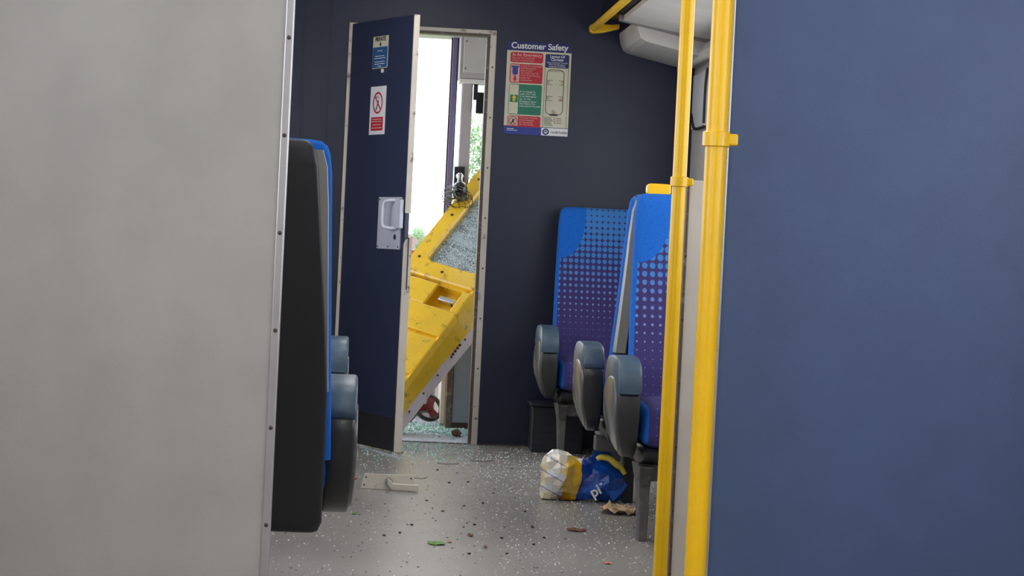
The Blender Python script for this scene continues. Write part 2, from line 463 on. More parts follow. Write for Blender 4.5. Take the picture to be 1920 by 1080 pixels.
for k in range(4):
    a = PI / 2 * k; d = (u * math.cos(a) + v * math.sin(a)); e = ax.cross(d)
    bm = NB(); P = [cc + d * .012 - e * .008, cc + d * .058 - e * .02 + ax * .006, cc + d * .062 + e * .014 - ax * .004, cc + d * .012 + e * .008 - ax * .003]
    loft(bm, [[p + ax * o for p in P] for o in (-.001, .001)]); link('blade', bm, 'black', t)
# cab cupboard in the lower right of the doorway
t = root('cab_cupboard', 'grey-blue cab cupboard with brown edge post right of the handwheel', 'cupboard', (0, 10.84, 0))
BX('carcass', 'cab_grey', .575, 1.3, .012, .5, .0, .44, t)
BX('door_panel', 'cab_grey', .560, 1.28, 0, .012, .03, .43, t, .003)
BX('edge_post', 'jamb_dark', .527, .557, -.012, .05, 0, .44, t, .003)
BX('side_panel', 'cream', .502, .527, .06, .5, .02, .44, t, .003)
BX('plinth', 'dark_brown', .557, 1.3, -.004, .012, 0, .028, t)
for k, (x, col) in enumerate(((.487, 'cream'), (.462, 'lav'))):
    tt = tag(BX('conduit_pipe', col, x, x + .014, 11.2, 11.22, 0, .62), ('pale conduit upright just left of the cab cupboard', 'dark conduit upright left of the pale one in the cab')[k], 'pipe', 'conduits in the cab')
# handwheel
hp = at(803, 764, Y=10.95)
t = root('handwheel', 'dark-rimmed handwheel with red spokes under the tilted yellow door', 'wheel', hp)
ax = Vector((.35, -1, .55)).normalized()
bm = NB(); ring_tube(bm, (0, 0, 0), ax, .066, .011, 36, 10); link('rim', bm, 'black', t, True)
u = ax.orthogonal().normalized(); v = ax.cross(u)
for k in range(3):
    a = R(200 + 120 * k); d = u * math.cos(a) + v * math.sin(a); e = ax.cross(d)
    bm = NB(); P = [d * .0 - e * .016, d * .062 - e * .022, d * .062 + e * .022, d * .0 + e * .016]
    loft(bm, [[p + ax * o for p in P] for o in (-.006, .006)]); link('spoke', bm, 'red', t, bevel=.003)
bm = NB(); tube(bm, [ax * -.02, ax * .014], .022, 18); link('hub', bm, 'red', t, True)
bm = NB(); tube(bm, [Vector((0, 0, 0)) - ax * .02, Vector((-.06, .12, -.04)), Vector((-.10, .16, -hp.z + .002))], .016, 12); link('shaft', bm, 'black', t, True)
# stone on the cab floor
sp = at(857, 821, Z=0); sp.y = max(sp.y, 10.2)
bm = NB(); bmesh.ops.create_icosphere(bm, subdivisions=2, radius=1)
for vv in bm.verts:
    n = vv.co.normalized(); k = 1 + .25 * math.sin(n.x * 5 + n.z * 3) + .15 * math.sin(n.y * 7 + 1); vv.co = Vector((n.x * .024, n.y * .02, n.z * .017)) * k
mz = min(vv.co.z for vv in bm.verts)
o = link('stone', bm, 'rock', loc=(sp.x, sp.y, -mz)); o.rotation_euler = (0, R(22), 0); o.location.z += .003
tag(o, 'brown ballast stone on the cab floor by the doorway', 'stone')

# ------------------------------------------------------------------ tilted yellow exterior door
L = Vector((.506, .527, .682)).normalized(); C = Vector((.825, -.527, -.206)); C = (C - L * C.dot(L)).normalized(); N = -(L.cross(C)); N.normalize()
if N.y > 0: N = -N
O = at(750, 729, Y=10.35)
t = root('yellow_door', 'yellow exterior door torn off and jammed diagonally behind the doorway', 'door', O)
MT = Matrix((( -C.x, L.x, N.x, 0), (-C.y, L.y, N.y, 0), (-C.z, L.z, N.z, 0), (0, 0, 0, 1)))   # local x = leftwards, y = along, z = out
t.matrix_world = Matrix.Translation(O) @ MT
def slabs(bm, rects, w0, w1):
    for (x0, x1, y0, y1) in rects: box(bm, x0, x1, y0, y1, w0, w1)
def rloop(x0, x1, y0, y1, r, n=5):
    pts = []
    for cx, cy, a0 in ((x1 - r, y1 - r, 0), (x0 + r, y1 - r, 90), (x0 + r, y0 + r, 180), (x1 - r, y0 + r, 270)):
        for k in range(n + 1):
            a = R(a0 + 90 * k / n); pts.append((cx + r * math.cos(a), cy + r * math.sin(a)))
    return pts
W, D = .44, .165
bm = NB()      # main skin with sloping long sides
prof = [(-.02, -D), (0, -.012), (.012, 0), (W - .012, 0), (W, -.012), (W + .01, -D)]
loft(bm, [[(p[0], y, p[1] - (.03 if False else 0)) for p in prof] for y in (-.42, .045, .05)], cap=True)
bm.free()
bm = NB()
# skin cells round the recess so the pocket is a real hole
cells_y = [(-.42, .080, 0), (.102, .342, 0), (.364, .53, 0), (.53, .675, 1)]
for y0, y1, pk in cells_y:
    xs = [(0.0, W)] if not pk else [(0.0, .05), (.195, W)]
    for x0, x1 in xs: box(bm, x0, x1, y0, y1, -.04, 0)
link('face_panels', bm, 'yellow_dirty', t, bevel=.008, seg=3)
bm = NB(); box(bm, .004, W - .004, -.42, .76, -.07, -.018); b2 = link('backing_skin', bm, 'yellow_dirty', t)
# cut the pocket out of the backing by building it in pieces
me = b2.data; bm = NB()
for x0, x1, y0, y1 in ((.004, W - .004, -.42, .53), (.004, .05, .53, .72), (.195, W - .004, .53, .72), (.004, W - .004, .675, .76)): box(bm, x0, x1, y0, y1, -.07, -.018)
bm.to_mesh(me); bm.free()
pk = link('handle_recess', (lambda bm: (box(bm, .045, .2, .525, .68, -.066, -.062), bm)[1])(NB()), 'yellow_dirty', t)
bm = NB(); box(bm, .070, .168, .600, .628, -.048, -.026)
hd = link('door_handle', bm, 'chrome', pk, bevel=.006, seg=3)
bm = NB(); tube(bm, [(.085, .61, -.064), (.085, .61, -.035)], .012, 14); link('handle_boss', bm, 'dark_brown', hd, True)
# edge return (slightly brighter, lower right side) and riveted flange
bm = NB()
loft(bm, [[(0.0, y, 0), (-.012, y, -.03), (-.014, y, -d * .55), (-.006, y, -d * .6), (-.008, y, -d), (.03, y, -d), (.03, y, -.02)] for y, d in ((-.42, .135), (.3, .15), (.72, .18), (1.75, .215))])
link('edge_return', bm, 'yellow_dirty', t)
bm = NB()
loft(bm, [[(-.002, y, -d), (-.006, y, -d - .085), (.0, y, -d - .087), (.006, y, -d)] for y, d in ((-.42, .135), (.3, .15), (.72, .18), (1.75, .215))])
fl = link('rivet_flange', bm, 'flange', t)
for k in range(9):
    y = -.12 + .13 * k; d = .137 + (.165 - .137) * (y + .42) / 1.14
    bm = NB(); bmesh.ops.create_uvsphere(bm, u_segments=8, v_segments=6, radius=.0055, matrix=Matrix.Translation((-.006, y, -d - .025)))
    link('rivet', bm, 'dark_brown', fl)
for k in range(4):
    bm = NB(); bmesh.ops.create_uvsphere(bm, u_segments=8, v_segments=6, radius=.007, matrix=Matrix.Translation((-.008, .415 + .022 * k, -.175)))
    link('rivet', bm, 'red', fl)
# window surround with rounded opening
bm = NB(); outer = rloop(0.0, W + .0, .695, 1.75, .02); inner = rloop(.045, .345, .80, 1.60, .035)
zo = .004
def ringpts(pts, w): return [(p[0], p[1], w) for p in pts]
sh = rloop(.037, .353, .792, 1.608, .043)
loft(bm, [ringpts(outer, -.05), ringpts(outer, -.006), ringpts(rloop(.006, W - .006, .701, 1.744, .016), zo), ringpts(sh, zo), ringpts(inner, -.006), ringpts(inner, -.05)], cap=False)
sr = link('window_surround', bm, 'yellow_dirty', t, bevel=0)
for x, y in ((.39, .80), (.39, 1.12), (.22, .745), (.395, 1.4)):
    bm = NB(); ring_tube(bm, (x, y, zo + .001), (0, 0, 1), .006, .0022, 14, 6); bmesh.ops.create_uvsphere(bm, u_segments=8, v_segments=5, radius=.004, matrix=Matrix.Translation((x, y, zo)))
    link('bolt', bm, 'dark_brown', sr)
bm = NB(); loft(bm, [ringpts(rloop(.043, .347, .798, 1.602, .035), wv) for wv in (-.03, -.022)])
pane = link('shattered_pane', bm, 'crazed', t); pane['label'] = 'crazed safety glass pane still in its frame'
# ------------------------------------------------------------------ navy cab door, hanging open
ANG = math.atan2(-.56, .265)
t = root('cab_door', 'navy cab door hanging open into the carriage with broken edge strip', 'door', (-.02, 9.975, .006), ANG)
LW, LT = .62, .020
BX('leaf', 'navy_door', 0, LW, 0, LT, 0, 1.885, t, .002)
BX('kick_plate', 'kick', .005, LW - .004, -.003, 0, 0, .145, t, .001)
bm = NB(); tube(bm, [(-.006, .012, 0), (-.006, .012, 1.88)], .006, 8)
for k in range(26): tube(bm, [(-.006, .012, .01 + .072 * k), (-.006, .012, .06 + .072 * k)], .0085, 10)
link('piano_hinge', bm, 'cream_edge', t)
bm = NB(); loft(bm, [[(LW, -.003, z), (LW + .006, -.003, z), (LW + .006, LT + .003, z), (LW, LT + .003, z)] for z in (1.03, 1.883)])
o = link('edge_strip', bm, 'cream_edge', t); o['label'] = 'upper length of cream edge strip'
bm = NB(); rr2 = []
for z, b_ in ((0, 0), (.5, .002), (.88, .006), (.91, .012)):
    rr2.append([(LW, -.003, z), (LW + .006 + b_, -.003, z), (LW + .006 + b_, LT + .012, z), (LW, LT + .012, z)])
rr2[-1] = [(LW, -.003, .895), (LW + .018, -.003, .915), (LW + .018, LT + .012, .93), (LW, LT + .012, .90)]
loft(bm, rr2); o = link('edge_strip', bm, 'cream_edge', t); o['label'] = 'lower length of edge strip, splintered at its top'
bm = NB(); loft(bm, [[(LW + .018, LT * .45, z), (LW + .021, LT * .45, z), (LW + .021, LT * .55 + .003, z), (LW + .018, LT * .6, z)] for z in (.7, .8, .925)]); link('splinter', bm, 'dark_brown', t)
# lock plate with pull handle
lp = RR('lock_plate', 'pale_metal', .365, .585, .872, 1.098, t, -.005, 0, .004)
bm = NB(); rrect(bm, .385, .57, .89, 1.05, -.0065, -.005, .004); link('raised_border', bm, 'pale_metal', lp)
bm = NB()
for x in (.376, .574):
    for z in (.882, 1.088): bmesh.ops.create_uvsphere(bm, u_segments=8, v_segments=5, radius=.004, matrix=Matrix.Translation((x, -.005, z)))
bmesh.ops.create_uvsphere(bm, u_segments=8, v_segments=5, radius=.004, matrix=Matrix.Translation((.475, -.005, .882)))
link('screws', bm, 'dark_brown', lp)['kind'] = 'stuff'
bm = NB(); pts = smoothline([(.56, -.005, 1.082), (.53, -.03, 1.083), (.50, -.045, 1.07), (.498, -.047, 1.02), (.498, -.047, .985), (.51, -.04, .965), (.56, -.005, .962)], 5, False)
tube(bm, pts, .0085, 12); link('pull_handle', bm, 'pale_metal', lp, True)
bm = NB(); rrect(bm, .556, .612, .962, 1.088, -.022, -.004, .004); link('lock_case', bm, 'pale_metal', lp, bevel=.003)
bm = NB(); tube(bm, [(.55, -.012, .925), (.55, -.004, .925)], .012, 14); kc = link('key_cylinder', bm, 'chrome', lp, True)
bm = NB(); tube(bm, [(.335, -.006, 1.655), (.335, 0, 1.655)], .009, 14); link('key_escutcheon', bm, 'warm_metal', t, True)
# stickers are part of the door
tc = t
s = RR('private_sticker', 'p_white', .227, .377, 1.668, 1.81, tc, -.0015, 0, .003)
RR('blue_field', 'p_sky', .230, .374, 1.671, 1.762, s, -.0025, -.0015, .002)
text('lettering', 'PRIVATE', .027, 'p_black', s, .302, 1.788, -.003, 'CENTER', .0006, sx=1.05)
bm = NB(); tube(bm, [(.302, -.0022, 1.766), (.302, -.0022, 1.775), (.302, -.0022, 1.784)], [.007, .008, .002], 6)
for vv in bm.verts: vv.co.y = -.0016 - .0012 * (vv.index % 2)
link('emblem', bm, 'p_black', s)
for z, wd in ((1.745, .05), (1.722, .09), (1.712, .11), (1.697, .10), (1.687, .10), (1.677, .035)):
    RR('print_line', 'p_pure', .302 - wd / 2, .302 + wd / 2, z - .0012, z + .0012, s, -.0032, -.0025, .0008)
s = RR('no_smoking_sign', 'p_pure', .225, .379, 1.375, 1.588, tc, -.0015, 0, .002)
RR('red_field', 'p_red', .243, .361, 1.392, 1.452, s, -.0025, -.0015, .003)
for z, wd in ((1.442, .09), (1.432, .10), (1.418, .08), (1.404, .10)):
    RR('print_line', 'p_pink', .302 - wd / 2, .302 + wd / 2, z - .002, z + .002, s, -.0032, -.0025, .0008)
def flatring(bm, cx, cz, ro, ri, y0, y1, n=32):
    for k in range(n):
        a, b = 2 * PI * k / n, 2 * PI * (k + 1) / n
        P = [(cx + r_ * math.cos(q_), cz + r_ * math.sin(q_)) for r_, q_ in ((ri, a), (ro, a), (ro, b), (ri, b))]
        loft(bm, [[(p[0], y, p[1]) for p in P] for y in (y0, y1)])
bm = NB(); flatring(bm, .302, 1.515, .048, .040, -.0025, -.0016)
box(bm, -.041, .041, -.0028, -.0016, -.0035, .0035, Matrix.Translation((.302, 0, 1.515)) @ Matrix.Rotation(R(45), 4, 'Y'))
link('prohibition_ring', bm, 'p_red', s)
bm = NB(); box(bm, -.03, .02, -.0022, -.0016, -.004, .004, Matrix.Translation((.300, 0, 1.508)) @ Matrix.Rotation(R(-60), 4, 'Y')); link('cigarette', bm, 'p_black', s)
bm = NB(); tube(bm, smoothline([(.312, -.0019, 1.533), (.300, -.0019, 1.545), (.29, -.0019, 1.538), (.285, -.0019, 1.548)], 4, False), .001, 5); link('smoke_wisp', bm, 'p_black', s)

# ------------------------------------------------------------------ customer safety poster on the bulkhead
p0 = at(936, 72, Y=9.996); p1 = at(1050, 250, Y=9.996)
PW, PH = .296, .425
t = root('safety_poster', 'Customer Safety notice on the navy bulkhead right of the doorway', 'poster', (.690, 9.997, 1.430))
def PX(u): return u * PW
def PZ(v): return (1 - v) * PH
def rect(name, m, u0, v0, u1, v1, lay, r=.004, par=None): return RR(name, m, PX(u0), PX(u1), PZ(v1), PZ(v0), par or t, -.0006 * (lay + 1) , 0, r)
def ptx(s, size, m, u, v, lay=3, par=None, **k): return text('lettering', s, size, m, par or t, PX(u), PZ(v), -.0006 * lay - .0009, **k)
rect('board', 'p_white', 0, 0, 1, 1, 0, .001)
h = rect('title_band', 'p_navy', 0, 0, 1, .098, 1, .001)
ptx('Customer Safety', .0385, 'p_pure', .5, .073, par=h, align='CENTER', bold=.0008, sx=1.0)
h = rect('footer_band', 'p_blue', 0, .908, 1, 1, 1, .001)
ptx('NORTHERN', .0158, 'p_black', .735, .972, 4, par=h, sx=.95)
rect('logo_field', 'p_pure', .585, .914, .998, .996, 2, .001, h)
bm = NB(); flatring(bm, PX(.655), PZ(.955), .0150, .0088, -.003, -.001)
flatring(bm, PX(.655), PZ(.955), .0062, .0001, -.003, -.001)
link('logo_ring', bm, 'p_navy', h)
bm = NB(); box(bm, PX(.655) - .0028, PX(.655) + .0028, -.0034, -.003, PZ(.955) - .009, PZ(.955) + .001); link('logo_gap', bm, 'p_pure', h)
for k, wd in enumerate((.11, .16)): rect('print_line', 'p_pure', .05, .936 + .018 * k, .05 + wd, .942 + .018 * k, 2, .0008, h)
h = rect('emergency_heading', 'p_red', .055, .115, .565, .225, 1, .008)
ptx('In An Emergency', .0205, 'p_pink', .085, .157, par=h, bold=.0004, sx=.96)
ptx('Stay On The Train And\nListen For Instructions', .0108, 'p_pink', .085, .185, par=h, space=.95)
h = rect('alarm_box', 'p_red', .055, .24, .565, .445, 1, .008)
rect('picture_field', 'p_pink', .07, .25, .205, .435, 2, .001, h)
bm = NB(); rrect(bm, PX(.08), PX(.195), PZ(.285), PZ(.262), -.0024, -.001, .002); rrect(bm, PX(.095), PX(.18), PZ(.36), PZ(.28), -.003, -.001, .009); link('hand_symbol', bm, 'p_blue', h)
def arrow(name, m, u, v, wd, ht, up, lay, par):
    sg = 1 if up else -1; x, z = PX(u), PZ(v)
    P = [(x - wd * .5, z), (x, z + sg * ht * .5), (x + wd * .5, z), (x + wd * .22, z), (x + wd * .22, z - sg * ht * .5), (x - wd * .22, z - sg * ht * .5), (x - wd * .22, z)]
    bm = NB(); loft(bm, [[(p[0], y, p[1]) for p in P] for y in (-.0006 * (lay + 1), -.001)]); return link(name, bm, m, par)
arrow('arrow_symbol', 'p_red', .138, .40, .022, .028, False, 3, h)
ptx('If Staff Are Unavailable\nPull Emergency\nAlarm Lever', .0110, 'p_pink', .225, .268, par=h, space=.98)
ptx('You Will Stop The\nTrain If Not Moving\nListen For\nInstructions', .0110, 'p_pink', .225, .345, par=h, space=.98)
h = rect('leave_train_box', 'p_green', .055, .458, .565, .785, 1, .008)
rect('picture_field', 'p_white', .062, .465, .205, .778, 2, .001, h)
rect('arrow_tile', 'p_green', .078, .575, .2, .655, 3, .002, h)
arrow('arrow_symbol', 'p_yel', .139, .61, .024, .03, True, 4, h)
ptx('If You Need To\nLeave The Train\nIn An Emergency', .0112, 'p_pure', .225, .545, par=h, space=.95)
ptx('Go To The\nEmergency Door\nAnd Follow The\nInstructions Provided', .0112, 'p_pure', .225, .625, par=h, space=.95)
h = rect('tracks_box', 'p_red', .055, .798, .565, .915, 2, .008)
rect('picture_field', 'p_pink', .065, .805, .215, .905, 3, .001, h)
bm = NB(); flatring(bm, PX(.14), PZ(.855), .0195, .0175, -.0034, -.001)
tube(bm, [(PX(.14) - .012, -.003, PZ(.855) - .012), (PX(.14) + .012, -.003, PZ(.855) + .012)], .0012, 5)
rrect(bm, PX(.14) - .004, PX(.14) + .004, PZ(.855) - .006, PZ(.855) + .008, -.0034, -.001, .002)
tube(bm, [(PX(.14) - .009, -.003, PZ(.855) - .013), (PX(.14), -.003, PZ(.855) - .004), (PX(.14) + .008, -.003, PZ(.855) - .013)], .0016, 5)
link('no_walking_symbol', bm, 'p_black', h)
ptx('Wherever Possible\nAvoid Stepping\nOr Remaining\nOn The Tracks', .0108, 'p_pink', .235, .825, 4, par=h, space=.95)
h = rect('layout_heading', 'p_navy', .60, .118, .965, .265, 2, .006)
ptx('Layout Of\nCarriage', .0165, 'p_pure', .782, .155, par=h, align='CENTER', space=.85, bold=.0003)
ptx('Please Familiarise Yourself\nWith The Emergency\nEquipment And Exits', .0088, 'p_pure', .782, .215, par=h, align='CENTER')
bm = NB()
def line(x0, z0, x1, z1, wd=.0013, y=-.003):
    x0, x1 = PX(x0), PX(x1); z0, z1 = PZ(z0), PZ(z1)
    box(bm, min(x0, x1) - wd / 2, max(x0, x1) + wd / 2, y, -.001, min(z0, z1) - wd / 2, max(z0, z1) + wd / 2)
def outline(u0, v0, u1, v1, r, wd=.0008):
    P = [(x, -.0022, z) for x, z in rloop(PX(u0), PX(u1), PZ(v1), PZ(v0), r)]
    tube(bm, P + [P[0]], wd, 5)
outline(.60, .12, .965, .912, .007, .0006)
outline(.635, .285, .90, .765, .02, .0012)
line(.65, .30, .885, .30)
for v_ in (.40, .447, .57, .617):
    line(.64, v_, .73, v_); line(.825, v_, .895, v_)
for u0, v0, u1, v1 in ((.648, .41, .675, .435), (.648, .58, .675, .60), (.74, .72, .765, .762), (.77, .74, .80, .762)): outline(u0, v0, u1, v1, .001, .0007)
line(.71, .772, .82, .772, .006)
link('carriage_plan', bm, 'p_black', t)['kind'] = 'stuff'
bm = NB()
for u0, v0, u1, v1 in ((.862, .405, .892, .44), (.835, .595, .86, .615), (.868, .585, .892, .615)): outline(u0, v0, u1, v1, .001, .0007)
outline(.775, .80, .795, .82, .001, .0007); outline(.775, .835, .795, .86, .001, .0007)
link('red_plan_marks', bm, 'p_red', t)['kind'] = 'stuff'
for k in range(6): rect('print_line', 'p_green' if k % 2 else 'p_black', .62, .802 + .016 * k, .73 + .015 * (k % 3), .808 + .016 * k, 1, .0006)
for k in range(3): rect('print_line', 'p_black', .81, .805 + .024 * k, .89, .811 + .024 * k, 1, .0006)

# ------------------------------------------------------------------ luggage rack with yellow rail
t = root('luggage_rack', 'grey overhead luggage rack with yellow front rail above the right-hand seats', 'rack', (0, 0, 0))
def run(name, m, prof, y0, y1, par=t, bevel=0):
    bm = NB(); loft(bm, [[(p[0], y, p[1]) for p in prof] for y in (y0, y1)]); return link(name, bm, m, par, bevel=bevel)
run('underside_panel', 'rack', [(1.135, 1.905), (1.50, 1.845), (1.56, 1.84), (1.56, 1.87), (1.50, 1.875), (1.14, 1.93)], 4.8, 9.35)
run('end_bracket', 'rack_strip', [(1.12, 1.905), (1.21, 1.888), (1.56, 1.822), (1.56, 1.86), (1.21, 1.915), (1.12, 1.93)], 9.33, 9.37)
run('end_panel', 'rack', [(1.200, 1.91), (1.207, 1.87), (1.220, 1.838), (1.245, 1.825), (1.48, 1.775), (1.56, 1.775), (1.56, 1.86), (1.205, 1.92)], 9.37, 9.99)
run('wall_lip', 'rack', [(1.475, 1.79), (1.475, 1.755), (1.49, 1.752), (1.56, 1.80), (1.56, 1.84), (1.50, 1.83)], 4.8, 9.99)
run('seam_strip', 'rack_strip', [(1.45, 1.858), (1.456, 1.857), (1.456, 1.865), (1.45, 1.866)], 4.8, 9.33)
run('glass_shelf', 'rack_glass', [(1.09, 1.96), (1.25, 1.96), (1.25, 1.966), (1.09, 1.966)], 4.8, 9.9)
run('glass_front', 'rack_glass', [(1.090, 1.95), (1.096, 1.95), (1.135, 2.12), (1.129, 2.12)], 4.8, 9.9)
bm = NB(); tube(bm, [(1.072, 9.93, 1.925), (1.072, 4.8, 1.925)], .0165, 18); rl = link('front_rail', bm, 'yellow', t, True)
bm = NB(); pts = [(1.055, 1.912), (1.07, 1.902), (1.12, 1.908), (1.19, 1.928), (1.19, 1.95), (1.15, 1.946), (1.07, 1.946), (1.055, 1.938)]
loft(bm, [[(p[0], y, p[1]) for p in pts] for y in (9.90, 9.955)]); link('rail_bracket', bm, 'yellow', rl, bevel=.004)
# wall features by the last window
t = root('window_reveal', 'cream moulded window surround on the right side wall by the bulkhead', 'trim', (XR, 9.55, 0))
bm = NB(); tube(bm, smoothline([(-.012, .02, 1.745), (-.016, .03, 1.66), (-.016, .03, 1.50)], 5, False), .005, 8); link('rubber_bead', bm, 'seal', t, True)
bm = NB(); tube(bm, smoothline([(-.012, .40, 1.56), (-.014, .32, 1.50), (-.014, .22, 1.485), (-.014, .03, 1.485)], 5, False), .007, 8); link('lower_bead', bm, 'seal', t, True)
bm = NB(); box(bm, -.010, 0, .03, .42, 1.49, 1.74); link('reveal_panel', bm, 'p_pure', t, bevel=.004)

# ------------------------------------------------------------------ draught screens and poles
def screen(name, label, x0, x1, y, z1, m, edge, post_m, screws, pw=.014):
    t = root(name, label, 'screen', ((x0 + x1) / 2, y, 0)); cx = (x0 + x1) / 2
    e = x0 if edge < 0 else x1
    sgn = 1 if edge < 0 else -1
    BX('panel', m, min(e + sgn * (pw - .002), x1 if edge < 0 else x0) - cx, max(e + sgn * (pw - .002), x1 if edge < 0 else x0) - cx, -.014, .014, .0, z1, t, .002)
    o = BX('edge_post', post_m, min(e, e + sgn * .014) - cx, max(e, e + sgn * pw) - cx, -.018, .018, 0, z1, t, .002)
    bm = NB()
    for k in range(int(z1 / .16)):
        bmesh.ops.create_uvsphere(bm, u_segments=8, v_segments=5, radius=.0035, matrix=Matrix.Translation((e + sgn * pw * .5 - cx, -.019, .1 + .16 * k)))
    link('screws', bm, 'dark_brown', o)['kind'] = 'stuff'
    return t
screen('draught_screen', 'low cream draught screen between the two yellow poles', .845, XR, 5.46, 1.09, 'cream', -1, 'jamb_dark', True, .007)
screen('draught_screen', 'tall navy draught screen at the right side with steel edge', .612, XR, 3.62, HC, 'navy_screen', -1, 'steel', True)
screen('draught_screen', 'tall pale grey draught screen at the left side with steel edge', XL, -.103, 3.62, HC, 'grey_screen', 1, 'steel', True)
def pole(x, y, label, zb):
    t = root('grab_pole', label, 'pole', (x, y, 0), 0, 'yellow grab poles')
    bm = NB(); tube(bm, [(0, 0, 0), (0, 0, HC)], .0176, 28); link('tube', bm, 'yellow', t, True)
    bm = NB(); tube(bm, [(0, 0, zb - .0125), (0, 0, zb - .011), (0, 0, zb + .011), (0, 0, zb + .0125)], [.020, .0225, .0225, .020], 28); c = link('clamp_collar', bm, 'yellow', t)
    bm = NB(); box(bm, .015, .034, -.012, .06, zb - .0095, zb + .0095); link('clamp_arm', bm, 'yellow', c, bevel=.003)
    bm = NB(); tube(bm, [(0, 0, 0), (0, 0, .006), (0, 0, .012)], [.035, .035, .02], 28); link('floor_flange', bm, 'yellow', t)
pole(.817, 5.40, 'farther yellow grab pole, in front of the patterned seat', 1.083)
pole(.590, 3.52, 'nearer and thicker-looking yellow grab pole beside the steel-edged screen', 1.086)

# ------------------------------------------------------------------ seats
def yback(z): k = (z - .42) / .69; return -.335 + .235 * k + .03 * math.sin(PI * k)   # cushion front surface
def make_seat(label, loc, rz, aisle, handle=False, legx=.0, legy=0, ao=0, sweep=1, trim_glint_w=0, beam=(.19, .245), ped=(-.02, .08, -.46, -.30)):
    """aisle = -1 / +1: side of the arm in the seat's own axes; it faces local -Y"""
    t = root('train_seat', label, 'seat', loc, rz)
    zs = [.40, .44, .50, .58, .66, .74, .82, .90, .98, 1.04, 1.08, 1.096, 1.105, 1.108]
    rings = []
    for i, z in enumerate(zs):
        k = (z - .40) / .7; hx = .236 - .028 * k - (0, 0, 0, 0, 0, 0, 0, 0, 0, 0, .004, .010, .022, .045)[i]
        th = .045 - (0, 0, 0, 0, 0, 0, 0, 0, 0, 0, .002, .008, .018, .032)[i]
        rings.append(sup(0, yback(z) + .045, hx, th, z, 40, 5))
    bm = NB(); loft(bm, rings); link('backrest', bm, 'moquette', t, True)
    rings = []
    for i, z in enumerate((.235, .24, .26, .4, .55, .70, .85, .97, 1.05, 1.085, 1.10, 1.104)):
        k = max(0, (z - .235) / .87); hx = .222 - .075 * max(0, k - .40) - (.02, .008, 0, 0, 0, 0, 0, 0, 0, .006, .016, .03)[i]
        yb = yback(max(z, .40)) + .105 - (.0 if z > .4 else (.4 - z) * .25)
        rings.append(sup(0, yb, hx, .026 - (.012, .004, 0, 0, 0, 0, 0, 0, 0, 0, .006, .016)[i], z, 32, 6))
    bm = NB(); loft(bm, rings); link('back_shell', bm, 'charcoal', t, True)
    # pale trim between cushion and shell; also paints the near shell's bevel reflection
    for s in (-1, 1):
        bm = NB(); rr = []
        for z in (.56, .7, .85, .97, 1.05, 1.085):
            k = (z - .40) / .7; x = s * (.231 - .029 * k - max(0, z - 1.04) * .25); y = yback(z) + .085
            rr.append([(x - s * .035, y - .015, z), (x, y - .015, z), (x - s * .002, y + .012 + trim_glint_w * (.016 + .08 * (1.085 - z)), z), (x - s * .035, y + .012 + trim_glint_w * (.016 + .08 * (1.085 - z)), z)])
        loft(bm, rr); link('edge_trim', bm, 'trim_and_glint', t)
    # seat cushion
    rings = []
    for i, y in enumerate((-.615, -.61, -.595, -.56, -.45, -.33, -.28)):
        q = (.05, .022, .008, 0, 0, 0, 0)[i]
        rings.append([(p[0], y, p[1] + (.0 if y > -.5 else -.006)) for p in [(a[0], a[1]) for a in sup(0, .375, .225 - q, .075 - q * .9, 0, 40, 5)]])
    bm = NB(); loft(bm, rings); link('seat_cushion', bm, 'moquette', t, True)
    bm = NB(); prism(bm, smoothline([(-.58, .30), (-.34, .30), (-.32, .28), (-.33, .25), (-.42, .235), (-.56, .26)], 3), -.215, .215, .01); link('seat_pan', bm, 'charcoal', t, True)
    # arm rest on the aisle side
    s0 = aisle
    def arm(name, pts, a, b, m, par, bev):
        bm = NB(); prism(bm, smoothline(pts, 4), min(s0 * (a + ao), s0 * (b + ao)), max(s0 * (a + ao), s0 * (b + ao)), bev)
        for vv in bm.verts:                                   # the lower shell sweeps in under the cushion
            k = max(0, (.40 - vv.co.z) / .14); vv.co.x -= sweep * s0 * .034 * k ** 1.6 * (abs(vv.co.x) - .225) / .08
        return link(name, bm, m, par, True)
    a = arm('armrest', [(-.30, .50), (-.45, .50), (-.60, .485), (-.630, .45), (-.624, .38), (-.585, .315), (-.52, .272), (-.45, .262), (-.38, .285), (-.32, .34), (-.290, .42)], .239, .309, 'arm_shell', t, .007)
    arm('arm_pad', [(-.300, .488), (-.305, .54), (-.35, .572), (-.48, .582), (-.58, .572), (-.632, .535), (-.642, .48), (-.62, .468), (-.45, .478)], .237, .312, 'arm_pad', a, .007)
    arm('side_cover', [(-.31, .47), (-.42, .512), (-.55, .508), (-.602, .45), (-.598, .38), (-.56, .32), (-.50, .285), (-.44, .277), (-.38, .30), (-.33, .35), (-.305, .42)], .300, .316, 'arm_cover', a, .005)
    # frame and pedestal
    BX('cross_beam', 'leg', -.22, .24, -.50, -.43, *beam, t, .006)
    s = 1 if aisle > 0 else -1
    bm = NB(); loft(bm, [[(s * (x0 - legx), y0 - legy, z), (s * (x1 - legx), y0 - legy, z), (s * (x1 - legx), y1 - legy, z), (s * (x0 - legx), y1 - legy, z)] for x0, x1, y0, y1, z in ((.178, .222, -.56, -.36, .24), (.178, .212, -.50, -.40, .17), (.180, .206, -.50, -.44, .0))])
    link('leg', bm, 'leg', t, bevel=.004)
    BX('pedestal', 'dark_box', *ped, 0, .24, t, .004)
    if handle:
        bm = NB(); rrect(bm, -.175, -.095, 1.10, 1.14, -.075, -.035, .012); link('grab_handle', bm, 'yellow', t, bevel=.004)
    return t
CX = 1.163
make_seat('purple dotted seat against the bulkhead, facing the camera', (CX, 9.94, 0), 0, -1)
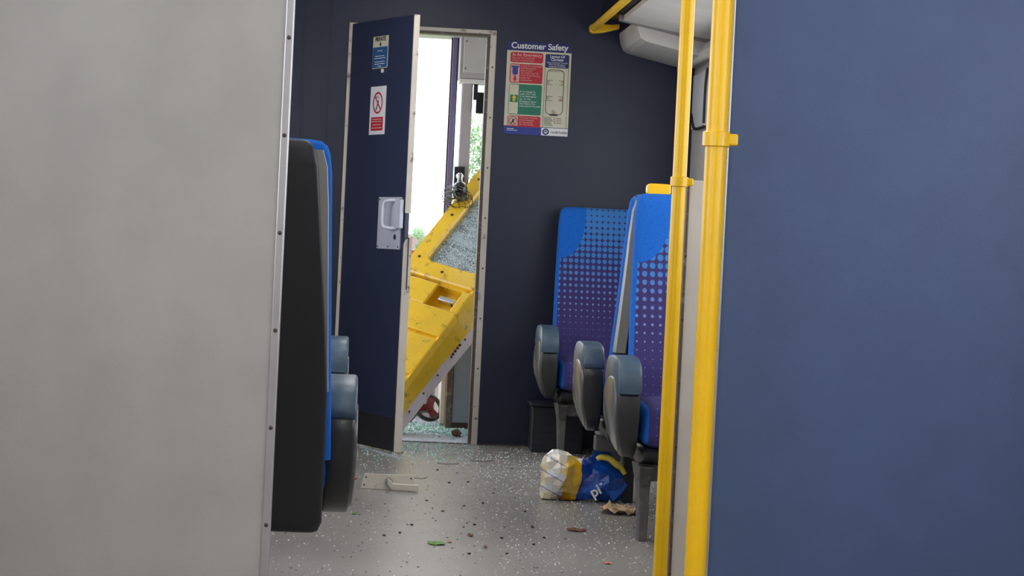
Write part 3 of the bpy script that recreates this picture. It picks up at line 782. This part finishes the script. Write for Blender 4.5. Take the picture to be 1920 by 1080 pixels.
make_seat('seat turned towards the bulkhead, back to back with the yellow-handled seat', (CX, 7.362, 0), PI, 1, legx=.01, legy=.16, trim_glint_w=1, ped=(.085, .125, -.60, -.50))
make_seat('purple dotted seat with yellow corner handle behind the farther pole', (CX, 7.305, 0), 0, -1, True)
make_seat('large near seat at the left, its black back shell towards the camera', (-.249, 4.66, 0), PI, -1, legx=.25, ao=-.022, sweep=.3, beam=(.25, .28))
make_seat('farther left seat of which mainly the grey-blue arm pad shows', (-.318, 7.79, 0), 0, 1, ao=.028)

# heater boxes by the bulkhead
t = root('heater_box', 'dark heater box on the floor below the bulkhead seat', 'box', (.98, 9.85, 0))
BX('casing', 'dark_box', -.115, .115, -.11, .11, 0, .205, t, .004)
BX('lid', 'dark_box', -.125, .30, -.12, .125, .206, .22, t, .003)
bm = NB()
for k in range(4): box(bm, -.09, .09, -.113, -.11, .04 + .035 * k, .05 + .035 * k)
link('vent_slots', bm, 'kick', t)

# ------------------------------------------------------------------ things lying on the floor
# lever handle on its back plate
q0 = at(676, 917, Z=0); q1 = at(776, 921, Z=0)
t = root('door_lever', 'broken-off lever handle on a long metal back plate on the floor', 'handle', (q0.x, q0.y + .01, .001), math.atan2(0, 1))
Lw = q1.x - q0.x
bm = NB(); vs = box(bm, 0, Lw, 0, .005, 0, .055); bmesh.ops.transform(bm, matrix=Matrix.Shear('XY', 4, (0, 0)) , verts=vs)
for vv in bm.verts:
    if vv.co.z > .03 and vv.co.x < .05: vv.co.x += .012
    vv.co.y += vv.co.z * .12
pl = link('back_plate', bm, 'warm_metal', t, bevel=.0015)
bm = NB()
for x, z in ((.018, .042), (.012, .014), (Lw - .012, .043)): bmesh.ops.create_uvsphere(bm, u_segments=8, v_segments=6, radius=.0032, matrix=Matrix.Translation((x, z * .12, z)))
link('screw_holes', bm, 'dark_brown', pl)['kind'] = 'stuff'
bm = NB(); tube(bm, [(Lw * .52, .01, .03), (Lw * .525, -.012, .028)], .015, 18); link('boss', bm, 'steel', t, True)
bm = NB(); loft(bm, [[(x, y0, z0), (x, y1, z0), (x, y1, z1), (x, y0, z1)] for x, y0, y1, z0, z1 in ((Lw * .50, -.028, -.012, .020, .042), (Lw * .56, -.036, -.020, .010, .036), (Lw * .60, -.040, -.026, .003, .027), (Lw * 1.08, -.042, -.028, .0015, .025))])
link('lever', bm, 'warm_metal', t, bevel=.003)
q = at(664, 899, Z=0)
bm = NB(); tube(bm, [(-.03, 0, .006), (.012, .003, .006)], .006, 8); o = link('orange_peg', bm, 'orange', loc=(q.x, q.y, 0)); tag(o, 'orange plastic peg on the floor left of the lever plate', 'peg')
# streak of light by the open door, built as a thin pale strip
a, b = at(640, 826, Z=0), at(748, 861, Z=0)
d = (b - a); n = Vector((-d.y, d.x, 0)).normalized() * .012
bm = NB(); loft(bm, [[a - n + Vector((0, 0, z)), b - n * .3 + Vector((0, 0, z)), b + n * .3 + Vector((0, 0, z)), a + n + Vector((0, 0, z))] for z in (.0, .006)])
tag(link('trim_strip', bm, 'pale_metal'), 'pale strip built for a streak of light on the floor at the foot of the open door', 'strip')

# foil bag
bp = at(1092, 936, Z=0)
BY = 7.885
t = root('foil_bag', 'crumpled blue, yellow and white foil bag on the floor', 'bag', (bp.x, BY, 0), R(0))
rr = random.Random(3)
prof = [(-.158, .018, .075, .07), (-.150, .048, .082, .08), (-.128, .074, .088, .086), (-.10, .086, .092, .09), (-.07, .084, .09, .088), (-.045, .078, .082, .08),
        (-.015, .070, .078, .075), (.02, .072, .078, .076), (.05, .078, .082, .08), (.08, .076, .078, .076), (.105, .066, .068, .066), (.13, .048, .058, .05), (.152, .018, .058, .02)]
rings = []
for i, (x, rad, cz, hz) in enumerate(prof):
    ring = []
    for k in range(18):
        a = 2 * PI * k / 18
        f = 1 + rr.uniform(-.09, .09) + .07 * math.sin(3 * a + i * 1.3)
        p = Vector((x + rr.uniform(-.006, .006), rad * .85 * f * math.cos(a), cz + hz * f * math.sin(a)))
        p.z = max(.001, p.z); ring.append(p)
    rings.append(ring)
bm = NB(); loft(bm, rings); bmesh.ops.triangulate(bm, faces=bm.faces); link('bag_body', bm, 'bag', t)
bm = NB(); P = [(.018, -.015, .135), (.022, -.02, .185), (.05, -.005, .205), (.085, .01, .178), (.115, .02, .15), (.13, .02, .10), (.06, .015, .12)]
loft(bm, [[Vector(p) + Vector((0, o, 0)) for p in P] for o in (0, .004)]); fl = link('torn_flap', bm, 'bag_blue', t)
bm = NB(); P = [(.135, -.02, .04), (.165, -.015, .075), (.10, -.03, .125), (.05, -.045, .135), (.06, -.07, .06), (.10, -.062, .008)]
loft(bm, [[Vector(p) + Vector((0, o, 0)) for p in P] for o in (0, .004)]); link('bag_side', bm, 'bag_blue', t)
text('lettering', 'pi', .054, 'p_pure', t, .022, .022, -.0925, 'LEFT', .0012, rot=R(-32))
text('lettering', "''", .03, 'p_pure', t, .052, .055, -.0925, 'LEFT', .0008, rot=R(-32))
bm = NB(); pts = smoothline([(.035, -.05, .158), (.05, -.055, .166), (.08, -.055, .162), (.105, -.055, .142), (.125, -.052, .128), (.138, -.05, .108)], 5, False)
tube(bm, pts, [.006 + .006 * math.sin(PI * min(1, .12 + .8 * i / (len(pts) - 1))) for i in range(len(pts))], 12)
o = link('banana', bm, 'banana', None, True, loc=(bp.x, BY, 0)); tag(o, 'yellow banana-shaped item poking out of the torn foil bag', 'banana')

def sheet(name, label, cat, px, py, lx, ly, m, hh=.012, seed=1, rz=0, n=9, thick=.0012, round_=True):
    """crumpled sheet lying on the floor"""
    q = at(px, py, Z=0); rr = random.Random(seed); bm = NB(); g = []
    for lay in (0, 1):
        rows = []
        for i in range(n):
            row = []
            for j in range(n):
                u, v = 2 * i / (n - 1) - 1, 2 * j / (n - 1) - 1
                if round_:
                    k = max(abs(u), abs(v)) / max(1e-6, math.hypot(u, v)) if (u or v) else 1
                    u, v = u * (k * .7 + .3), v * (k * .7 + .3)
                random.seed(seed * 1000 + i * 20 + j)
                z = hh * (.5 + .5 * math.sin(i * 1.7 + seed) * math.cos(j * 1.3 + seed * 2)) * (.4 + .6 * random.random())
                row.append(bm.verts.new((u * lx * (1 + .12 * math.sin(j * 2.1 + seed)), v * ly * (1 + .12 * math.sin(i * 1.9 + seed)), z + .0006 + thick * lay)))
            rows.append(row)
        g.append(rows)
    for lay in (0, 1):
        for i in range(n - 1):
            for j in range(n - 1):
                r_ = g[lay]; bm.faces.new((r_[i][j], r_[i + 1][j], r_[i + 1][j + 1], r_[i][j + 1]))
    for i in range(n - 1):
        for A, B in (((i, 0), (i + 1, 0)), ((i, n - 1), (i + 1, n - 1)), ((0, i), (0, i + 1)), ((n - 1, i), (n - 1, i + 1))):
            bm.faces.new((g[0][A[0]][A[1]], g[0][B[0]][B[1]], g[1][B[0]][B[1]], g[1][A[0]][A[1]]))
    o = link(name, bm, m, loc=(q.x, q.y, 0)); o.rotation_euler = (0, 0, rz); tag(o, label, cat); return o
sheet('paper_scrap', 'crumpled brown paper scrap in front of the foil bag', 'paper', 1165, 963, .078, .07, 'paper', .045, 5)
sheet('bark_flake', 'thin brown flake on the floor below the crumpled paper', 'debris', 1081, 995, .03, .035, 'bark_chip', .008, 2, n=6)
sheet('dead_leaf', 'brown dead leaf under the white end of the foil bag', 'leaf', 1060, 938, .028, .03, 'bark_chip', .01, 3, n=6)
sheet('green_leaf', 'green leaf lying near the bottom of the floor', 'leaf', 818, 1020, .026, .035, 'leaf', .006, 4, n=6)
sheet('green_scrap', 'tiny pale green scrap right of the black near seat', 'leaf', 665, 964, .008, .02, 'leaf', .004, 6, n=5)
sheet('pink_scrap', 'small pink scrap just right of the green leaf', 'scrap', 843, 1017, .007, .012, 'pinkish', .004, 7, n=5)
sheet('tan_scrap', 'tan scrap near the farther pole at the bottom of the floor', 'scrap', 1140, 1057, .012, .02, 'pinkish', .004, 8, n=5)
sheet('red_leaf_bit', 'curled reddish leaf bit right of the green leaf', 'leaf', 882, 1005, .009, .018, 'bark_chip', .008, 9, n=5)
sheet('red_berry_bit', 'dark red husk at the right of the red leaf bit', 'leaf', 910, 1028, .006, .012, 'bark_chip', .01, 10, n=5)
sheet('chip_by_door', 'pale wood chip by the bottom corner of the cab door', 'chip', 752, 850, .01, .02, 'pinkish', .012, 11, n=5)
# curved twigs
for px, py, ln, lab, rz in ((840, 871, .045, 'curved dark twig on the floor in front of the doorway', -.1), (905, 866, .05, 'straight thin twig right of the curved twig', .1), (790, 898, .03, 'thin pale sliver right of the lever plate', .35)):
    q = at(px, py, Z=0); bm = NB()
    tube(bm, smoothline([(-ln, .012, .003), (-ln * .3, -.01, .0028), (ln * .5, -.004, .004), (ln, .012, .006)], 4, False), [.0014] * 13, 6)
    o = link('twig', bm, 'dark_brown', loc=(q.x, q.y, 0)); o.rotation_euler = (0, 0, rz); tag(o, lab, 'twig')

def scatter(name, m, pts, smin, smax, flat=1.0, seed=1):
    rr = random.Random(seed); V, Fc = [], []
    for (x, y) in pts:
        s = smin + (smax - smin) * rr.random() ** 2.2; a = rr.uniform(0, 2 * PI); b = len(V)
        h = s * flat * rr.uniform(.5, 1)
        for k in range(4):
            q = a + k * PI / 2 + rr.uniform(-.4, .4); V.append((x + s * math.cos(q), y + s * math.sin(q), .0003))
        for k in range(4):
            q = a + .3 + k * PI / 2 + rr.uniform(-.4, .4); V.append((x + .7 * s * math.cos(q), y + .7 * s * math.sin(q), .0003 + h * rr.uniform(.6, 1.2)))
        Fc += [(b + 4, b + 5, b + 6, b + 7)] + [(b + k, b + (k + 1) % 4, b + 4 + (k + 1) % 4, b + 4 + k) for k in range(4)]
    me = bpy.data.meshes.new(name); me.from_pydata(V, [], Fc); me.materials.append(M[m])
    o = bpy.data.objects.new(name, me); SC.collection.objects.link(o); return o
def spots(n, f, x0, x1, y0, y1, seed):
    rr = random.Random(seed); out = []
    while len(out) < n:
        x, y = rr.uniform(x0, x1), rr.uniform(y0, y1)
        if rr.random() < f(x, y): out.append((x, y))
    return out
pts = spots(8000, lambda x, y: .25 + .75 * math.exp(-((x - .75) / .5) ** 2) * min(1, (y - 5) / 3), -.5, 1.35, 5.6, 9.95, 4)
tag(scatter('glass_crumbs', 'crumb', pts, .0009, .0036, 1.1, 2), 'white crumbs of safety glass scattered over the grey floor', 'glass', kind='stuff')
pts = spots(1500, lambda x, y: math.exp(-((x - .32) / .22) ** 2 - ((y - 9.75) / .45) ** 2), -.1, .8, 8.7, 10.1, 5)
tag(scatter('glass_gravel', 'crumb_sea', pts, .002, .005, 1.0, 6), 'pale green glass gravel strewn in front of the cab doorway', 'glass', kind='stuff')
pts = spots(6500, lambda x, y: min(1, .02 + 1.3 * math.exp(-((y - 10.72) / .24) ** 2)), .0, .62, 10.1, 11.3, 6)
tag(scatter('glass_drift', 'crumb_sea', pts, .0025, .008, 1.3, 7), 'drift of sea-green broken glass across the cab floor', 'glass', kind='stuff')
pts = spots(700, lambda x, y: .4 + .6 * math.exp(-((x - .5) / .3) ** 2), -.2, 1.2, 5.8, 9.9, 8)
tag(scatter('dirt_grit', 'dark_grit', pts, .001, .0045, .6, 9), 'dark specks of grit over the floor', 'grit', kind='stuff')
base = None; rr = random.Random(11)
for k, (px, py) in enumerate(((842, 906), (878, 905), (925, 926), (772, 985), (750, 1000), (830, 960), (870, 950), (960, 880), (800, 940), (720, 1005), (880, 1040), (950, 1040), (998, 990), (1020, 1010), (905, 945), (820, 882), (940, 1010), (1000, 1022), (985, 960), (890, 985))):
    q = at(px, py, Z=0)
    if k % 5 == 0 or base is None:
        bm = NB(); bmesh.ops.create_icosphere(bm, subdivisions=1, radius=1)
        for vv in bm.verts: vv.co = Vector((vv.co.x * .008 * rr.uniform(.6, 1.2), vv.co.y * .006 * rr.uniform(.6, 1.2), vv.co.z * .0035 * rr.uniform(.6, 1.2)))
        base = link('debris_crumb', bm, 'dark_grit'); o = base
    else:
        o = base.copy(); SC.collection.objects.link(o)
    o.location = (q.x, q.y, .0032); o.rotation_euler = (0, 0, rr.uniform(0, 6))
    tag(o, 'small dark crumb of debris on the grey floor', 'debris', 'dark debris crumbs on the floor')

# ------------------------------------------------------------------ outside, seen through the cab
tag(BX('grass_field', 'grass', -120, 120, 12.5, 300, -1.4, -1.2), 'pale green field outside beyond the cab', 'field', kind='structure')
def tree(x, y, h, r, label, seed):
    t = root('tree', label, 'tree', (x, y, -1.2), 0, 'trees beyond the cab')
    rr = random.Random(seed); bm = NB()
    tube(bm, [(0, 0, 0), (.1, 0, h * .3), (0, .1, h * .6)], [r * .09, r * .07, r * .04], 8); link('trunk', bm, 'bark', t)
    V, Fc = [], []
    blobs = [(rr.uniform(-.6, .6) * r, rr.uniform(-.6, .6) * r, h * .62 + rr.uniform(-.8, .7) * r, r * rr.uniform(.3, .55)) for _ in range(9)]
    for k in range(2600):
        bx, by, bz, br = rr.choice(blobs); d = Vector((rr.gauss(0, 1), rr.gauss(0, 1), rr.gauss(0, 1))).normalized() * br * rr.uniform(.5, 1.08)
        c = Vector((bx, by, bz)) + d; sz = r * rr.uniform(.03, .07); u = Vector((rr.gauss(0, 1), rr.gauss(0, 1), rr.gauss(0, 1))).normalized(); v = u.orthogonal().normalized()
        b = len(V); V += [c - u * sz, c + v * sz * .6, c + u * sz, c - v * sz * .6]; Fc.append((b, b + 1, b + 2, b + 3))
    me = bpy.data.meshes.new('crown'); me.from_pydata(V, [], Fc); me.materials.append(M['hazy_foliage'])
    o = bpy.data.objects.new('crown', me); SC.collection.objects.link(o); o.parent = t; o['kind'] = 'stuff'
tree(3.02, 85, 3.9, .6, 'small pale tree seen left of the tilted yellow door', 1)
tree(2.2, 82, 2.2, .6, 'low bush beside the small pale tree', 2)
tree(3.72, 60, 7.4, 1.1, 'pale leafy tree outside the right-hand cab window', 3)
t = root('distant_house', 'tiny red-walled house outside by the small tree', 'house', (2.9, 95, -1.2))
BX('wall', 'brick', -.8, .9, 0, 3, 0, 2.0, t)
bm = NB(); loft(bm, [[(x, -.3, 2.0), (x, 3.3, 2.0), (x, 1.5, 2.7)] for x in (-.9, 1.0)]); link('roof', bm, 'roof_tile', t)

# lettering becomes plain mesh
dg = bpy.context.evaluated_depsgraph_get()
for o in [o for o in SC.objects if o.type == 'FONT']:
    me = bpy.data.meshes.new_from_object(o.evaluated_get(dg)); n = bpy.data.objects.new('print', me)
    SC.collection.objects.link(n); n.parent = o.parent; n.location = o.location; n.rotation_euler = o.rotation_euler; n.scale = o.scale
    bpy.data.objects.remove(o); n.name = 'lettering'; n['kind'] = 'stuff'
